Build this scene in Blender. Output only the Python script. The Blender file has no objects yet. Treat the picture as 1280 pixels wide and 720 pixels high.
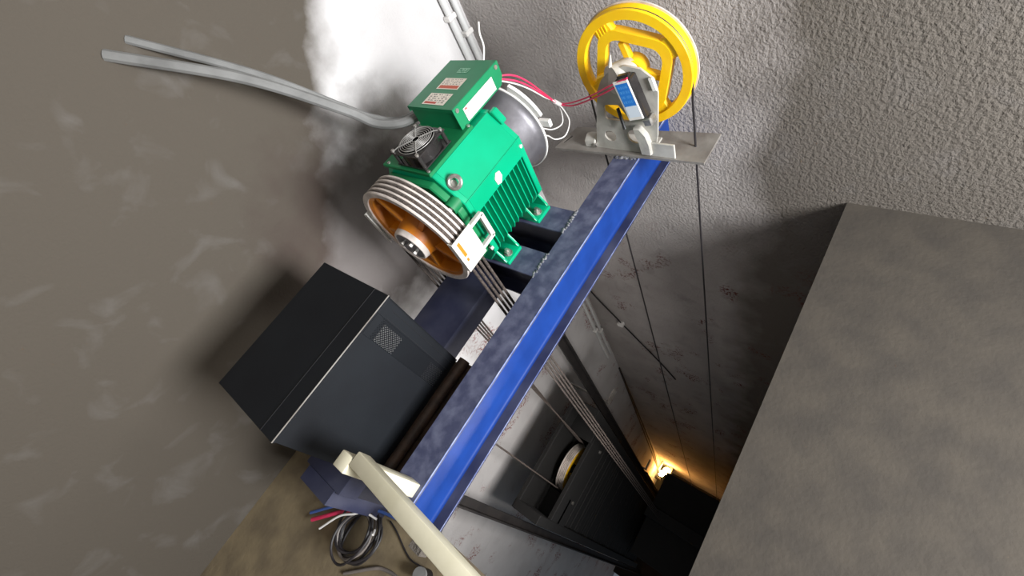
import bpy, bmesh, math, random
from mathutils import Vector, Matrix, noise
random.seed(7)
C = bpy.context.scene.collection
SC = bpy.context.scene
PI = math.pi

# ---------------------------------------------------------------- camera
cam_d = bpy.data.cameras.new('camera'); cam = bpy.data.objects.new('camera', cam_d); C.objects.link(cam)
RX = Vector((0.54133822, -0.75821204, -0.36341082))
DN = Vector((-0.78285586, -0.29683698, -0.54683134))
FW = Vector((0.30674033, 0.580519, -0.75425994))
UP = -DN; BK = -FW
cam.matrix_world = Matrix(((RX.x, UP.x, BK.x, 0), (RX.y, UP.y, BK.y, 0), (RX.z, UP.z, BK.z, 1.15), (0, 0, 0, 1)))
cam_d.sensor_fit = 'HORIZONTAL'; cam_d.sensor_width = 36; cam_d.lens = 548.29/1280*36
cam_d.clip_start = 0.02; cam_d.clip_end = 60
SC.camera = cam

# ---------------------------------------------------------------- world, daylight, exposure
w = bpy.data.worlds.new('world'); SC.world = w; w.use_nodes = True
wb = w.node_tree.nodes['Background']; wb.inputs[0].default_value = (0.62, 0.72, 0.85, 1); wb.inputs[1].default_value = 0.12
def area(name, loc, rot, sx, sy, power, col):
    l = bpy.data.lights.new(name, 'AREA'); l.shape = 'RECTANGLE'; l.size = sx; l.size_y = sy; l.energy = power; l.color = col
    o = bpy.data.objects.new(name, l); C.objects.link(o); o.location = loc; o.rotation_euler = rot; return o
# daylight coming in through the window of the right hand wall
area('window_daylight', (0.45, -2.04, 1.00), (math.radians(90), 0, 0), 0.90, 1.20, 190, (0.97, 0.98, 1.0))
# fill light added in an unseen doorway below the slab to brighten the shaft
area('shaft_fill', (0.02, 0.03, -1.55), (math.radians(84), 0, math.radians(28)), 0.46, 0.80, 21.0, (1.0, 0.96, 0.93))
SC.view_settings.view_transform = 'Standard'; SC.view_settings.look = 'None'
SC.view_settings.exposure = 0.40; SC.view_settings.gamma = 1.0; SC.view_settings.use_curve_mapping = False

# ---------------------------------------------------------------- materials
def lin(r, g, b):
    f = lambda c: (c/255/12.92) if c/255 <= 0.04045 else ((c/255+0.055)/1.055)**2.4
    return (f(r), f(g), f(b), 1)
def nd(nt, t, **kw):
    n = nt.nodes.new(t)
    for k, v in kw.items(): setattr(n, k, v)
    return n
def mat(name, c1, c2=None, scale=20, rough=0.5, metal=0.0, bump=0.0, bscale=None, lo=0.35, hi=0.65, detail=6, spec=None, coat=0.0, bdist=0.004):
    m = bpy.data.materials.new(name); m.use_nodes = True; nt = m.node_tree; p = nt.nodes['Principled BSDF']
    p.inputs['Roughness'].default_value = rough; p.inputs['Metallic'].default_value = metal
    if spec is not None: p.inputs['Specular IOR Level'].default_value = spec
    if coat: p.inputs['Coat Weight'].default_value = coat; p.inputs['Coat Roughness'].default_value = 0.12
    tc = nd(nt, 'ShaderNodeTexCoord')
    c2 = c2 or tuple(x*0.82 for x in c1[:3])+(1,)
    n = nd(nt, 'ShaderNodeTexNoise'); n.inputs['Scale'].default_value = scale; n.inputs['Detail'].default_value = detail
    nt.links.new(tc.outputs['Object'], n.inputs['Vector'])
    r = nd(nt, 'ShaderNodeValToRGB'); r.color_ramp.elements[0].position = lo; r.color_ramp.elements[1].position = hi
    r.color_ramp.elements[0].color = c1; r.color_ramp.elements[1].color = c2
    nt.links.new(n.outputs['Fac'], r.inputs['Fac']); nt.links.new(r.outputs['Color'], p.inputs['Base Color'])
    if bump:
        b = nd(nt, 'ShaderNodeTexNoise'); b.inputs['Scale'].default_value = bscale or scale*3; b.inputs['Detail'].default_value = 4
        nt.links.new(tc.outputs['Object'], b.inputs['Vector'])
        bp = nd(nt, 'ShaderNodeBump'); bp.inputs['Strength'].default_value = bump; bp.inputs['Distance'].default_value = bdist
        nt.links.new(b.outputs['Fac'], bp.inputs['Height']); nt.links.new(bp.outputs['Normal'], p.inputs['Normal'])
    return m
def mixnode(nt, fac, a, b):
    x = nd(nt, 'ShaderNodeMix', data_type='RGBA')
    nt.links.new(fac, x.inputs[0])
    for s, v in ((6, a), (7, b)):
        if isinstance(v, tuple): x.inputs[s].default_value = v
        else: nt.links.new(v, x.inputs[s])
    return x.outputs[2]
def noise_fac(nt, tc, scale, lo, hi, detail=6, off=(0, 0, 0), dist=0.0):
    mp = nd(nt, 'ShaderNodeMapping'); mp.inputs['Location'].default_value = off; nt.links.new(tc.outputs['Object'], mp.inputs['Vector'])
    n = nd(nt, 'ShaderNodeTexNoise'); n.inputs['Scale'].default_value = scale; n.inputs['Detail'].default_value = detail; n.inputs['Distortion'].default_value = dist
    nt.links.new(mp.outputs['Vector'], n.inputs['Vector'])
    r = nd(nt, 'ShaderNodeMapRange'); r.inputs[1].default_value = lo; r.inputs[2].default_value = hi
    nt.links.new(n.outputs['Fac'], r.inputs[0]); return r.outputs[0]
def mth(nt, op, a, b=None):
    m = nd(nt, 'ShaderNodeMath', operation=op)
    for i, v in enumerate((a, b)):
        if v is None: continue
        if isinstance(v, (int, float)): m.inputs[i].default_value = v
        else: nt.links.new(v, m.inputs[i])
    return m.outputs[0]
def plaster(name, c1, c2, stain, bump, bscale, bdist, stain_lo=0.62, stain_hi=0.72, stain_scale=4.5, white=None, dark=None):
    m = bpy.data.materials.new(name); m.use_nodes = True; nt = m.node_tree; p = nt.nodes['Principled BSDF']
    p.inputs['Roughness'].default_value = 0.9; p.inputs['Specular IOR Level'].default_value = 0.15
    tc = nd(nt, 'ShaderNodeTexCoord')
    col = mixnode(nt, noise_fac(nt, tc, 3.0, 0.35, 0.7), c1, c2)
    if white:   # dimming painted into the far left wall colour, past a ragged diagonal edge
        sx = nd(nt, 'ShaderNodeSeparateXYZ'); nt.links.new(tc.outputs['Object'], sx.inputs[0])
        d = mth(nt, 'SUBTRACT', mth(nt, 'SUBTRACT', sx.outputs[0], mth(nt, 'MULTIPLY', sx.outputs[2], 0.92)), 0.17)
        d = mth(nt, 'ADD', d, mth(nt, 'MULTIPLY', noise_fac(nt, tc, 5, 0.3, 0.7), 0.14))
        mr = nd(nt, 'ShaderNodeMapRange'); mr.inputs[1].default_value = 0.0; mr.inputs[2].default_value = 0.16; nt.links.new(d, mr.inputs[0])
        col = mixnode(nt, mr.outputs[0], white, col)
    if dark:    # colour darkened towards the window side to offset its bright light, ragged edge
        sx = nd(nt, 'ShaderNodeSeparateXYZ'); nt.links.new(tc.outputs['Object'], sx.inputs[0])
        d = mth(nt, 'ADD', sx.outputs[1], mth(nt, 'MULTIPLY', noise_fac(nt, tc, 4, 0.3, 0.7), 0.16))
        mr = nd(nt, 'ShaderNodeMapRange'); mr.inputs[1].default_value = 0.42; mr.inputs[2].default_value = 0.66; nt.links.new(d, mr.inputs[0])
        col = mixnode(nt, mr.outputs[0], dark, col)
    f = mth(nt, 'MULTIPLY', noise_fac(nt, tc, stain_scale, stain_lo, stain_hi, 3, (3, 1, 2)), noise_fac(nt, tc, 60, 0.48, 0.58, 4, (1, 7, 2)))
    sz = nd(nt, 'ShaderNodeSeparateXYZ'); nt.links.new(tc.outputs['Object'], sz.inputs[0])
    zm = nd(nt, 'ShaderNodeMapRange'); zm.inputs[1].default_value = -0.75; zm.inputs[2].default_value = -1.2; nt.links.new(sz.outputs[2], zm.inputs[0])
    f = mth(nt, 'MULTIPLY', f, zm.outputs[0])
    col = mixnode(nt, f, col, stain)
    col = mixnode(nt, mth(nt, 'MULTIPLY', noise_fac(nt, tc, 7, 0.56, 0.75, 8, (9, 2, 5), 0.6), 0.18 if white else 0.4), col, tuple(x*0.45 for x in c1[:3])+(1,))
    if white:   # sooty damp stain behind the rope wheel, enlarged to paint in the machine's shadow
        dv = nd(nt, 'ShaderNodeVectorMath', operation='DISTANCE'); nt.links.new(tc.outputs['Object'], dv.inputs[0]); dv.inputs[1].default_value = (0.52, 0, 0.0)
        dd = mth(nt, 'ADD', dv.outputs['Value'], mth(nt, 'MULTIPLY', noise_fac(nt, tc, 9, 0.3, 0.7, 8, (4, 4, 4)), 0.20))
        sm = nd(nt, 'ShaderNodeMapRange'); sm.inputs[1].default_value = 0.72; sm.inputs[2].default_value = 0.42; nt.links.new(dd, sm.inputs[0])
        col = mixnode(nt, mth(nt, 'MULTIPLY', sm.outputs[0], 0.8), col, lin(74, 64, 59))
    nt.links.new(col, p.inputs['Base Color'])
    b = nd(nt, 'ShaderNodeTexNoise'); b.inputs['Scale'].default_value = bscale; b.inputs['Detail'].default_value = 5; b.inputs['Roughness'].default_value = 0.6
    nt.links.new(tc.outputs['Object'], b.inputs['Vector'])
    bp = nd(nt, 'ShaderNodeBump'); bp.inputs['Strength'].default_value = bump; bp.inputs['Distance'].default_value = bdist
    nt.links.new(b.outputs['Fac'], bp.inputs['Height']); nt.links.new(bp.outputs['Normal'], p.inputs['Normal'])
    return m
def print_mat(name, base, ink, band, bands, rows, cover=0.55, nscale=14):
    """flat print: rows of small lettering and a coloured band, in Generated coordinates"""
    m = bpy.data.materials.new(name); m.use_nodes = True; nt = m.node_tree; p = nt.nodes['Principled BSDF']; p.inputs['Roughness'].default_value = 0.45
    tc = nd(nt, 'ShaderNodeTexCoord'); s = nd(nt, 'ShaderNodeSeparateXYZ')
    uv = nd(nt, 'ShaderNodeUVMap'); nt.links.new(uv.outputs[0], s.inputs[0])
    u, v = s.outputs[0], s.outputs[1]
    row = mth(nt, 'LESS_THAN', mth(nt, 'FRACT', mth(nt, 'MULTIPLY', v, rows)), cover)
    n = nd(nt, 'ShaderNodeTexNoise'); n.inputs['Scale'].default_value = 1.0; n.inputs['Detail'].default_value = 1
    cb = nd(nt, 'ShaderNodeCombineXYZ'); nt.links.new(mth(nt, 'MULTIPLY', u, nscale), cb.inputs[0]); nt.links.new(mth(nt, 'FLOOR', mth(nt, 'MULTIPLY', v, rows)), cb.inputs[1])
    nt.links.new(cb.outputs[0], n.inputs['Vector'])
    letters = mth(nt, 'MULTIPLY', row, mth(nt, 'GREATER_THAN', n.outputs['Fac'], 0.5))
    inside = mth(nt, 'MULTIPLY', mth(nt, 'MULTIPLY', mth(nt, 'GREATER_THAN', u, 0.08), mth(nt, 'LESS_THAN', u, 0.92)), mth(nt, 'MULTIPLY', mth(nt, 'GREATER_THAN', v, 0.08), mth(nt, 'LESS_THAN', v, 0.92)))
    col = mixnode(nt, mth(nt, 'MULTIPLY', letters, inside), base, ink)
    for (u0, u1, v0, v1) in bands:
        f = mth(nt, 'MULTIPLY', mth(nt, 'MULTIPLY', mth(nt, 'GREATER_THAN', u, u0), mth(nt, 'LESS_THAN', u, u1)), mth(nt, 'MULTIPLY', mth(nt, 'GREATER_THAN', v, v0), mth(nt, 'LESS_THAN', v, v1)))
        col = mixnode(nt, f, col, band)
    nt.links.new(col, p.inputs['Base Color']); return m

M = {}
M['left_plaster'] = plaster('left_plaster', lin(205, 203, 202), lin(190, 187, 186), lin(132, 74, 68), 0.35, 90, 0.006, 0.56, 0.66, white=lin(84, 78, 70))  # white holds the darker tone that dims the far left stretch
M['cement'] = plaster('cement', lin(176, 170, 166), lin(158, 152, 148), lin(98, 52, 45), 0.9, 70, 0.012, 0.58, 0.68, dark=lin(104, 98, 91))  # dark holds the tone that dims the brightly lit window side
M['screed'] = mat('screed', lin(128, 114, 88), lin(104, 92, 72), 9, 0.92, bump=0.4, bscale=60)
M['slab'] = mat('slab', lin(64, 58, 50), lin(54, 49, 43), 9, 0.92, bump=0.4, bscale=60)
M['ceil'] = mat('ceil', lin(180, 178, 174), lin(160, 158, 154), 5, 0.9)
M['pit'] = mat('pit', lin(34, 31, 29), lin(22, 20, 19), 4, 0.95)
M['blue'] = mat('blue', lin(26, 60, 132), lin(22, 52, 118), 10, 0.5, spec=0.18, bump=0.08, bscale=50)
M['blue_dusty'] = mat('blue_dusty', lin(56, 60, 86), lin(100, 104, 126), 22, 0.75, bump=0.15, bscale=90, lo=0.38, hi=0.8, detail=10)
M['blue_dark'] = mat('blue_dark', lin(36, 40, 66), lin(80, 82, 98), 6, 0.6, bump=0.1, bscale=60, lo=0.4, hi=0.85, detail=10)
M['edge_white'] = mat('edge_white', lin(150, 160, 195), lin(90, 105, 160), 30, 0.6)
M['weld'] = mat('weld', lin(150, 150, 152), lin(70, 72, 84), 60, 0.55, 0.4, 0.4, 120)
M['green'] = mat('green', lin(0, 160, 116), lin(0, 150, 106), 6, 0.28, spec=0.5)
M['green_dark'] = mat('green_dark', lin(10, 122, 72), lin(6, 104, 60), 8, 0.5)
M['sheet'] = mat('sheet', lin(22, 128, 84), lin(18, 118, 76), 9, 0.4)
M['steel'] = mat('steel', lin(150, 150, 152), lin(120, 120, 124), 14, 0.4, 0.85)
M['bolt'] = mat('bolt', lin(205, 202, 196), lin(150, 146, 140), 40, 0.35, 0.8)
M['chrome'] = mat('chrome', lin(190, 188, 184), lin(150, 148, 144), 30, 0.35, 0.4)
M['drum'] = mat('drum', lin(120, 118, 122), lin(100, 98, 102), 16, 0.45, 0.6, 0.1, 60)
M['rope'] = mat('rope', lin(92, 81, 74), lin(48, 41, 37), 160, 0.8, 0.0, 0.8, 400)
M['iron'] = mat('iron', lin(222, 212, 204), lin(180, 171, 164), 20, 0.5, 0.15)
M['orange'] = mat('orange', lin(210, 132, 22), lin(178, 100, 16), 8, 0.5, bump=0.1)
M['yellow'] = mat('yellow', lin(252, 206, 22), lin(246, 190, 14), 6, 0.42, bump=0.15, bscale=50)
M['gov_grey'] = mat('gov_grey', lin(192, 189, 181), lin(158, 155, 147), 12, 0.55, 0.1, 0.15, 80)
M['plate_grey'] = mat('plate_grey', lin(140, 136, 130), lin(112, 106, 100), 12, 0.6, 0.2, 0.2, 60)
M['white'] = mat('white', lin(232, 230, 226), lin(215, 212, 208), 12, 0.5)
M['guard_white'] = mat('guard_white', lin(206, 204, 197), lin(192, 190, 184), 12, 0.5)
M['cream'] = mat('cream', lin(214, 208, 184), lin(204, 198, 172), 14, 0.5, bump=0.06, bscale=60)
M['black'] = mat('black', lin(30, 30, 32), lin(22, 22, 24), 20, 0.45)
M['black_plastic'] = mat('black_plastic', lin(48, 45, 45), lin(36, 34, 34), 20, 0.25)
M['cab'] = mat('cab', lin(22, 25, 29), lin(18, 20, 24), 5, 0.6, spec=0.25, bump=0.1, bscale=300)
M['vent_pale'] = mat('vent_pale', lin(210, 208, 202), lin(190, 188, 182), 10, 0.6)
M['rust'] = mat('rust', lin(72, 54, 42), lin(44, 34, 28), 25, 0.6, 0.2, 0.4, 80)
M['rail'] = mat('rail', lin(40, 36, 34), lin(26, 23, 23), 12, 0.6, 0.3)
M['cwt'] = mat('cwt', lin(17, 16, 15), lin(12, 11, 10), 8, 0.75)
M['pvc'] = mat('pvc', lin(208, 208, 206), lin(196, 196, 194), 8, 0.45)
M['grey_cable'] = mat('grey_cable', lin(128, 128, 126), lin(104, 104, 102), 10, 0.6)
M['red_wire'] = mat('red_wire', lin(226, 62, 104), lin(208, 44, 84), 10, 0.45)
M['blue_wire'] = mat('blue_wire', lin(70, 100, 170), lin(60, 88, 150), 10, 0.45)
M['black_wire'] = mat('black_wire', lin(44, 40, 42), lin(30, 28, 30), 10, 0.5)
M['grey_wire'] = mat('grey_wire', lin(120, 112, 106), lin(96, 90, 86), 10, 0.5)
M['sw_blue'] = print_mat('sw_blue', lin(36, 118, 205), lin(80, 150, 222), lin(214, 224, 236), [(0, 1, 0, 0.34)], 7)
M['warn'] = print_mat('warn', lin(232, 220, 206), lin(150, 140, 128), lin(196, 78, 40), [(0.06, 0.94, 0.08, 0.34)], 7, 0.5)
M['warn2'] = print_mat('warn2', lin(236, 226, 212), lin(120, 110, 100), lin(188, 66, 44), [(0.06, 0.6, 0.08, 0.26)], 6, 0.5, 12)
M['plate'] = print_mat('plate', lin(208, 200, 200), lin(170, 112, 118), lin(190, 70, 60), [(0.04, 0.1, 0.8, 0.92)], 9, 0.45, 24)
M['emblem'] = print_mat('emblem', lin(46, 132, 92), lin(150, 200, 172), lin(150, 200, 172), [(0, 1, 0, 0.08), (0, 1, 0.92, 1), (0, 0.05, 0, 1), (0.95, 1, 0, 1)], 3, 0.6, 5)
M['guard_print'] = print_mat('guard_print', lin(206, 203, 192), lin(204, 200, 190), lin(226, 120, 30), [(0.12, 0.26, 0.45, 0.92), (0.12, 0.22, 0.28, 0.38)], 1)
def emis(name, col, s):
    m = bpy.data.materials.new(name); m.use_nodes = True; nt = m.node_tree; p = nt.nodes['Principled BSDF']
    p.inputs['Emission Color'].default_value = col; p.inputs['Emission Strength'].default_value = s; p.inputs['Base Color'].default_value = col
    n = nd(nt, 'ShaderNodeTexNoise'); n.inputs['Scale'].default_value = 3; r = nd(nt, 'ShaderNodeValToRGB'); r.color_ramp.elements[0].color = col; r.color_ramp.elements[1].color = col
    nt.links.new(n.outputs['Fac'], r.inputs[0]); nt.links.new(r.outputs[0], p.inputs['Base Color']); return m
M['bulb'] = emis('bulb', (1.0, 0.62, 0.2, 1), 40)

# ---------------------------------------------------------------- mesh helpers
class MB:
    def __init__(s): s.bm = bmesh.new(); s.bm.loops.layers.uv.new('UVMap')
    def box(s, x0, x1, y0, y1, z0, z1, bev=0.0, rot=None, seg=1):
        cx, cy, cz = (x0+x1)/2, (y0+y1)/2, (z0+z1)/2
        r = bmesh.ops.create_cube(s.bm, size=1, matrix=Matrix.Translation((cx, cy, cz)) @ (rot.to_4x4() if rot else Matrix()) @ Matrix.Diagonal((abs(x1-x0), abs(y1-y0), abs(z1-z0), 1)))
        if bev:
            es = list({e for v in r['verts'] for e in v.link_edges})
            bmesh.ops.bevel(s.bm, geom=es, offset=bev, segments=seg, profile=0.5, affect='EDGES')
        return s
    def tube(s, pts, r, n=8, cap=True, closed=False):
        pts = [Vector(p) for p in pts]; rings = []; N = len(pts); up = None
        for i, p in enumerate(pts):
            if closed: t = (pts[(i+1) % N]-pts[i-1])
            else: t = pts[min(i+1, N-1)]-pts[max(i-1, 0)]
            t.normalize()
            if up is None:
                up = Vector((0, 0, 1)) if abs(t.z) < 0.9 else Vector((1, 0, 0))
            a = t.cross(up); a.normalize(); up = a.cross(t); up.normalize()
            rr = r[i] if isinstance(r, (list, tuple)) else r
            rings.append([s.bm.verts.new(p+rr*(math.cos(2*PI*k/n)*a+math.sin(2*PI*k/n)*up)) for k in range(n)])
        rng = range(N if closed else N-1)
        for i in rng:
            A, B = rings[i], rings[(i+1) % N]
            for k in range(n): 
                f = s.bm.faces.new((A[k], A[(k+1) % n], B[(k+1) % n], B[k])); f.smooth = True
        if cap and not closed:
            s.bm.faces.new(rings[0][::-1]); s.bm.faces.new(rings[-1])
        return s
    def cyl(s, p0, p1, r, n=20, r2=None): return s.tube([p0, p1], [r, r if r2 is None else r2], n)
    def lathe(s, axis, c, prof, n=64, a0=0.0, a1=2*PI, closed_prof=False):
        """revolve prof = [(offset along the axis, radius)] about an axis through c"""
        full = abs(a1-a0-2*PI) < 1e-6; c = Vector(c)
        A = {'x': (Vector((1, 0, 0)), Vector((0, 1, 0)), Vector((0, 0, 1))), 'y': (Vector((0, 1, 0)), Vector((1, 0, 0)), Vector((0, 0, 1))), 'z': (Vector((0, 0, 1)), Vector((1, 0, 0)), Vector((0, 1, 0)))}[axis]
        cols = []
        cnt = n if full else n+1
        for i in range(cnt):
            a = a0+(a1-a0)*i/n
            cols.append([s.bm.verts.new(c+A[0]*h+r*(math.cos(a)*A[1]+math.sin(a)*A[2])) for h, r in prof])
        L = len(prof)
        for i in range(n):
            P, Q = cols[i], cols[(i+1) % cnt]
            for j in range(L if closed_prof else L-1):
                f = s.bm.faces.new((P[j], P[(j+1) % L], Q[(j+1) % L], Q[j])); f.smooth = True
        if not full and closed_prof:
            s.bm.faces.new(cols[0]); s.bm.faces.new(cols[-1][::-1])
        return s
    def prism(s, pts, ax, a0, a1, bev=0.0):
        """outline pts in the plane normal to ax, extruded from a0 to a1"""
        f = {'x': lambda u, v, a: (a, u, v), 'y': lambda u, v, a: (u, a, v), 'z': lambda u, v, a: (u, v, a)}[ax]
        A = [s.bm.verts.new(f(u, v, a0)) for u, v in pts]; B = [s.bm.verts.new(f(u, v, a1)) for u, v in pts]
        fs = [s.bm.faces.new(A[::-1]), s.bm.faces.new(B)]
        n = len(pts)
        for i in range(n): fs.append(s.bm.faces.new((A[i], A[(i+1) % n], B[(i+1) % n], B[i])))
        if bev:
            es = list({e for q in fs for e in q.edges}); bmesh.ops.bevel(s.bm, geom=es, offset=bev, segments=1, affect='EDGES')
        return s
    def quad(s, p, uv=True):
        """flat four cornered print p = bottom left, bottom right, top right, top left"""
        vs = [s.bm.verts.new(q) for q in p]; f = s.bm.faces.new(vs); l = s.bm.loops.layers.uv.active
        for lp, t in zip(f.loops, ((0, 0), (1, 0), (1, 1), (0, 1))): lp[l].uv = t
        return s
    def plate2d(s, outer, holes, M4, th):
        """flat plate with holes: outlines in 2D, thickness th, placed by M4"""
        cu = bpy.data.curves.new('tmp', 'CURVE'); cu.dimensions = '2D'; cu.fill_mode = 'BOTH'; cu.extrude = th/2
        for o in [outer]+holes:
            sp = cu.splines.new('POLY'); sp.points.add(len(o)-1); sp.use_cyclic_u = True
            for q, (u, v) in zip(sp.points, o): q.co = (u, v, 0, 1)
        ob = bpy.data.objects.new('tmp', cu); C.objects.link(ob)
        dg = bpy.context.evaluated_depsgraph_get(); me = bpy.data.meshes.new_from_object(ob.evaluated_get(dg))
        me.transform(M4); bm2 = bmesh.new(); bm2.from_mesh(me); bmesh.ops.remove_doubles(bm2, verts=bm2.verts, dist=1e-5); bm2.to_mesh(me); bm2.free()
        s.bm.from_mesh(me); bpy.data.objects.remove(ob); bpy.data.curves.remove(cu); bpy.data.meshes.remove(me)
        return s
    def blob(s, c, r, sub=1, sq=(1, 1, 1)):
        bmesh.ops.create_icosphere(s.bm, subdivisions=sub, radius=1, matrix=Matrix.Translation(c) @ Matrix.Diagonal((r*sq[0], r*sq[1], r*sq[2], 1))); return s
    def build(s, name, m, parent=None, loc=None, smooth=True):
        bm = s.bm
        bmesh.ops.recalc_face_normals(bm, faces=bm.faces)
        if parent is not None: org = parent.get('_org'); org = Vector(org)
        else:
            if loc is None:
                lo = Vector([min(v.co[i] for v in bm.verts) for i in range(3)]); hi = Vector([max(v.co[i] for v in bm.verts) for i in range(3)])
                loc = ((lo.x+hi.x)/2, (lo.y+hi.y)/2, lo.z)
            org = Vector(loc)
        bmesh.ops.translate(bm, vec=-org, verts=bm.verts)
        me = bpy.data.meshes.new(name); bm.to_mesh(me); bm.free()
        if smooth:
            for p in me.polygons: p.use_smooth = True
            me.set_sharp_from_angle(angle=math.radians(32))
        me.materials.append(m if not isinstance(m, str) else M[m])
        o = bpy.data.objects.new(name, me); C.objects.link(o)
        o['_org'] = tuple(org)
        if parent is not None: o.parent = parent
        else: o.location = org
        return o
def tag(o, label, cat, group=None, kind=None):
    if label: o['label'] = label
    if cat: o['category'] = cat
    if group: o['group'] = group
    if kind: o['kind'] = kind
    return o
def thing(name, label, cat, loc, group=None):
    o = bpy.data.objects.new(name, None); C.objects.link(o); o.location = loc; o.empty_display_size = 0.05; o['_org'] = tuple(loc)
    return tag(o, label, cat, group)
def struct(o, label=None):
    o['kind'] = 'structure'
    if label: o['label'] = label
    return o
def arc(c, r, a0, a1, n, plane='yz'):
    out = []
    for i in range(n+1):
        a = a0+(a1-a0)*i/n; u, v = r*math.cos(a), r*math.sin(a)
        out.append({'yz': (c[0], c[1]+u, c[2]+v), 'xz': (c[0]+u, c[1], c[2]+v), 'xy': (c[0]+u, c[1]+v, c[2])}[plane])
    return out
def smooth_path(pts, n=8):
    """Catmull-Rom through the points"""
    P = [Vector(p) for p in pts]; P = [2*P[0]-P[1]]+P+[2*P[-1]-P[-2]]; out = []
    for i in range(1, len(P)-2):
        for k in range(n):
            t = k/n; a, b, c, d = P[i-1], P[i], P[i+1], P[i+2]
            out.append(0.5*((2*b)+(c-a)*t+(2*a-5*b+4*c-d)*t*t+(3*b-a-3*c+d)*t**3))
    out.append(P[-2]); return out

# ---------------------------------------------------------------- the room and the shaft
XW, YW, XE, YE, ZS, ZP = 1.48, 1.70, -0.388, 0.10, -0.42, -8.3     # far wall, left wall, slab edges, slab top, pit
struct(MB().box(-2.6, XW+0.2, YW, YW+0.2, ZP-0.2, 2.3).build('wall_left', 'left_plaster', loc=(0, YW, 0)), 'plastered left wall, pale beside the pipes, colour darkened further left, stained in the shaft')
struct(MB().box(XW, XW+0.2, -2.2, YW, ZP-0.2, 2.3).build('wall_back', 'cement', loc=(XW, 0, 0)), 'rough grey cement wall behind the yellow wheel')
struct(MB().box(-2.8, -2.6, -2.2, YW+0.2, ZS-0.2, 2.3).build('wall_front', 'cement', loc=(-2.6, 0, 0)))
RY = -2.0; W0, W1, V0, V1 = -0.05, 0.95, 0.35, 1.65
rw = MB(); rw.box(-2.6, W0, RY-0.2, RY, ZS-0.2, 2.3); rw.box(W1, XW, RY-0.2, RY, ZS-0.2, 2.3); rw.box(W0, W1, RY-0.2, RY, ZS-0.2, V0); rw.box(W0, W1, RY-0.2, RY, V1, 2.3)
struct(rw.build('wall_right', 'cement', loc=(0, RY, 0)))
wf = MB()
for b in ((W0, W0+0.04, V0, V1), (W1-0.04, W1, V0, V1), (W0, W1, V0, V0+0.04), (W0, W1, V1-0.04, V1)): wf.box(b[0], b[1], RY-0.14, RY-0.08, b[2], b[3])
struct(wf.build('window_1', 'cream'))
struct(MB().box(-2.8, XW+0.2, -2.4, YW+0.2, 2.3, 2.5).build('ceiling', 'ceil'))
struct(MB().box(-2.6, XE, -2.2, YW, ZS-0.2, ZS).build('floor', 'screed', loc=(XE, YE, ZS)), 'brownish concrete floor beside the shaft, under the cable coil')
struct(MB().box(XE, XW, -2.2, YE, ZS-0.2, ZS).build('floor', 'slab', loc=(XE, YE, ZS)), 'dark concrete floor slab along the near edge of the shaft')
D0, D1, E0, E1 = -0.29, 0.29, -2.05, -1.05  # unseen doorway added below the slab to hold the shaft fill light
sr = MB(); sr.box(XE, D0, YE-0.2, YE, ZP-0.2, ZS-0.2); sr.box(D1, XW, YE-0.2, YE, ZP-0.2, ZS-0.2); sr.box(D0, D1, YE-0.2, YE, E1, ZS-0.2); sr.box(D0, D1, YE-0.2, YE, ZP-0.2, E0)
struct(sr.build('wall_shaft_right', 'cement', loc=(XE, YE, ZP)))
dj = MB(); dj.box(D0, D0+0.04, YE-0.18, YE-0.02, E0, E1); dj.box(D1-0.04, D1, YE-0.18, YE-0.02, E0, E1); dj.box(D0, D1, YE-0.18, YE-0.02, E1-0.04, E1)
struct(dj.build('added_doorway', 'rail'))
struct(MB().box(XE-0.2, XW+0.2, YE-0.2, YW+0.2, ZP-0.4, ZP).build('floor', 'pit', loc=(0, YE, ZP)))

# ---------------------------------------------------------------- the steel beams
def ibeam(name, label, axis, c, z1, a0, a1, wd, ht, tf, tw, mats, mid=True):
    """I section: top flange, web with fillets, bottom flange; axis = run direction, c = centre across"""
    ctr = {'x': ((a0+a1)/2, c, z1-ht), 'y': (c, (a0+a1)/2, z1-ht)}[axis]
    t = thing(name, label, 'beam', ctr)
    pr_ = 'x' if axis == 'x' else 'y'
    top = [(c-wd/2, z1-tf), (c+wd/2, z1-tf), (c+wd/2, z1), (c-wd/2, z1)]
    bot = [(c-wd/2, z1-ht), (c+wd/2, z1-ht), (c+wd/2, z1-ht+tf), (c-wd/2, z1-ht+tf)]
    MB().prism(top, pr_, a0, a1, 0.0015).build('top_flange', mats[0], t)
    MB().prism(bot, pr_, a0, a1, 0.0015).build('bottom_flange', mats[2], t)
    h = tw/2; za, zb = z1-ht+tf, z1-tf; r = 0.011
    web = [(c-h, za+r), (c-h, zb-r)]
    prof = []
    for (sx, z, d) in ((-1, zb, -1), (1, zb, -1), (1, za, 1), (-1, za, 1)):
        pts = []
        for k in range(6):
            a = k/5*PI/2; pts.append((c+sx*(h+r-r*math.sin(a)), z+d*(r-r*math.cos(a))))
        if (sx, d) in ((1, -1), (-1, 1)): pass
        else: pts = pts[::-1]
        prof += pts if (sx, d) in ((1, -1), (-1, 1)) else pts
    # order: left top (web up to flange), right top, right bottom, left bottom
    lt = [(c-h-r+r*math.sin(k/5*PI/2), zb-r+r*math.cos(k/5*PI/2)) for k in range(5, -1, -1)]
    rt = [(c+h+r-r*math.sin(k/5*PI/2), zb-r+r*math.cos(k/5*PI/2)) for k in range(0, 6)]
    rb = [(c+h+r-r*math.sin(k/5*PI/2), za+r-r*math.cos(k/5*PI/2)) for k in range(5, -1, -1)]
    lb = [(c-h-r+r*math.sin(k/5*PI/2), za+r-r*math.cos(k/5*PI/2)) for k in range(0, 6)]
    MB().prism(lt+rt+rb+lb, pr_, a0, a1).build('web', mats[1], t)
    return t
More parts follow.
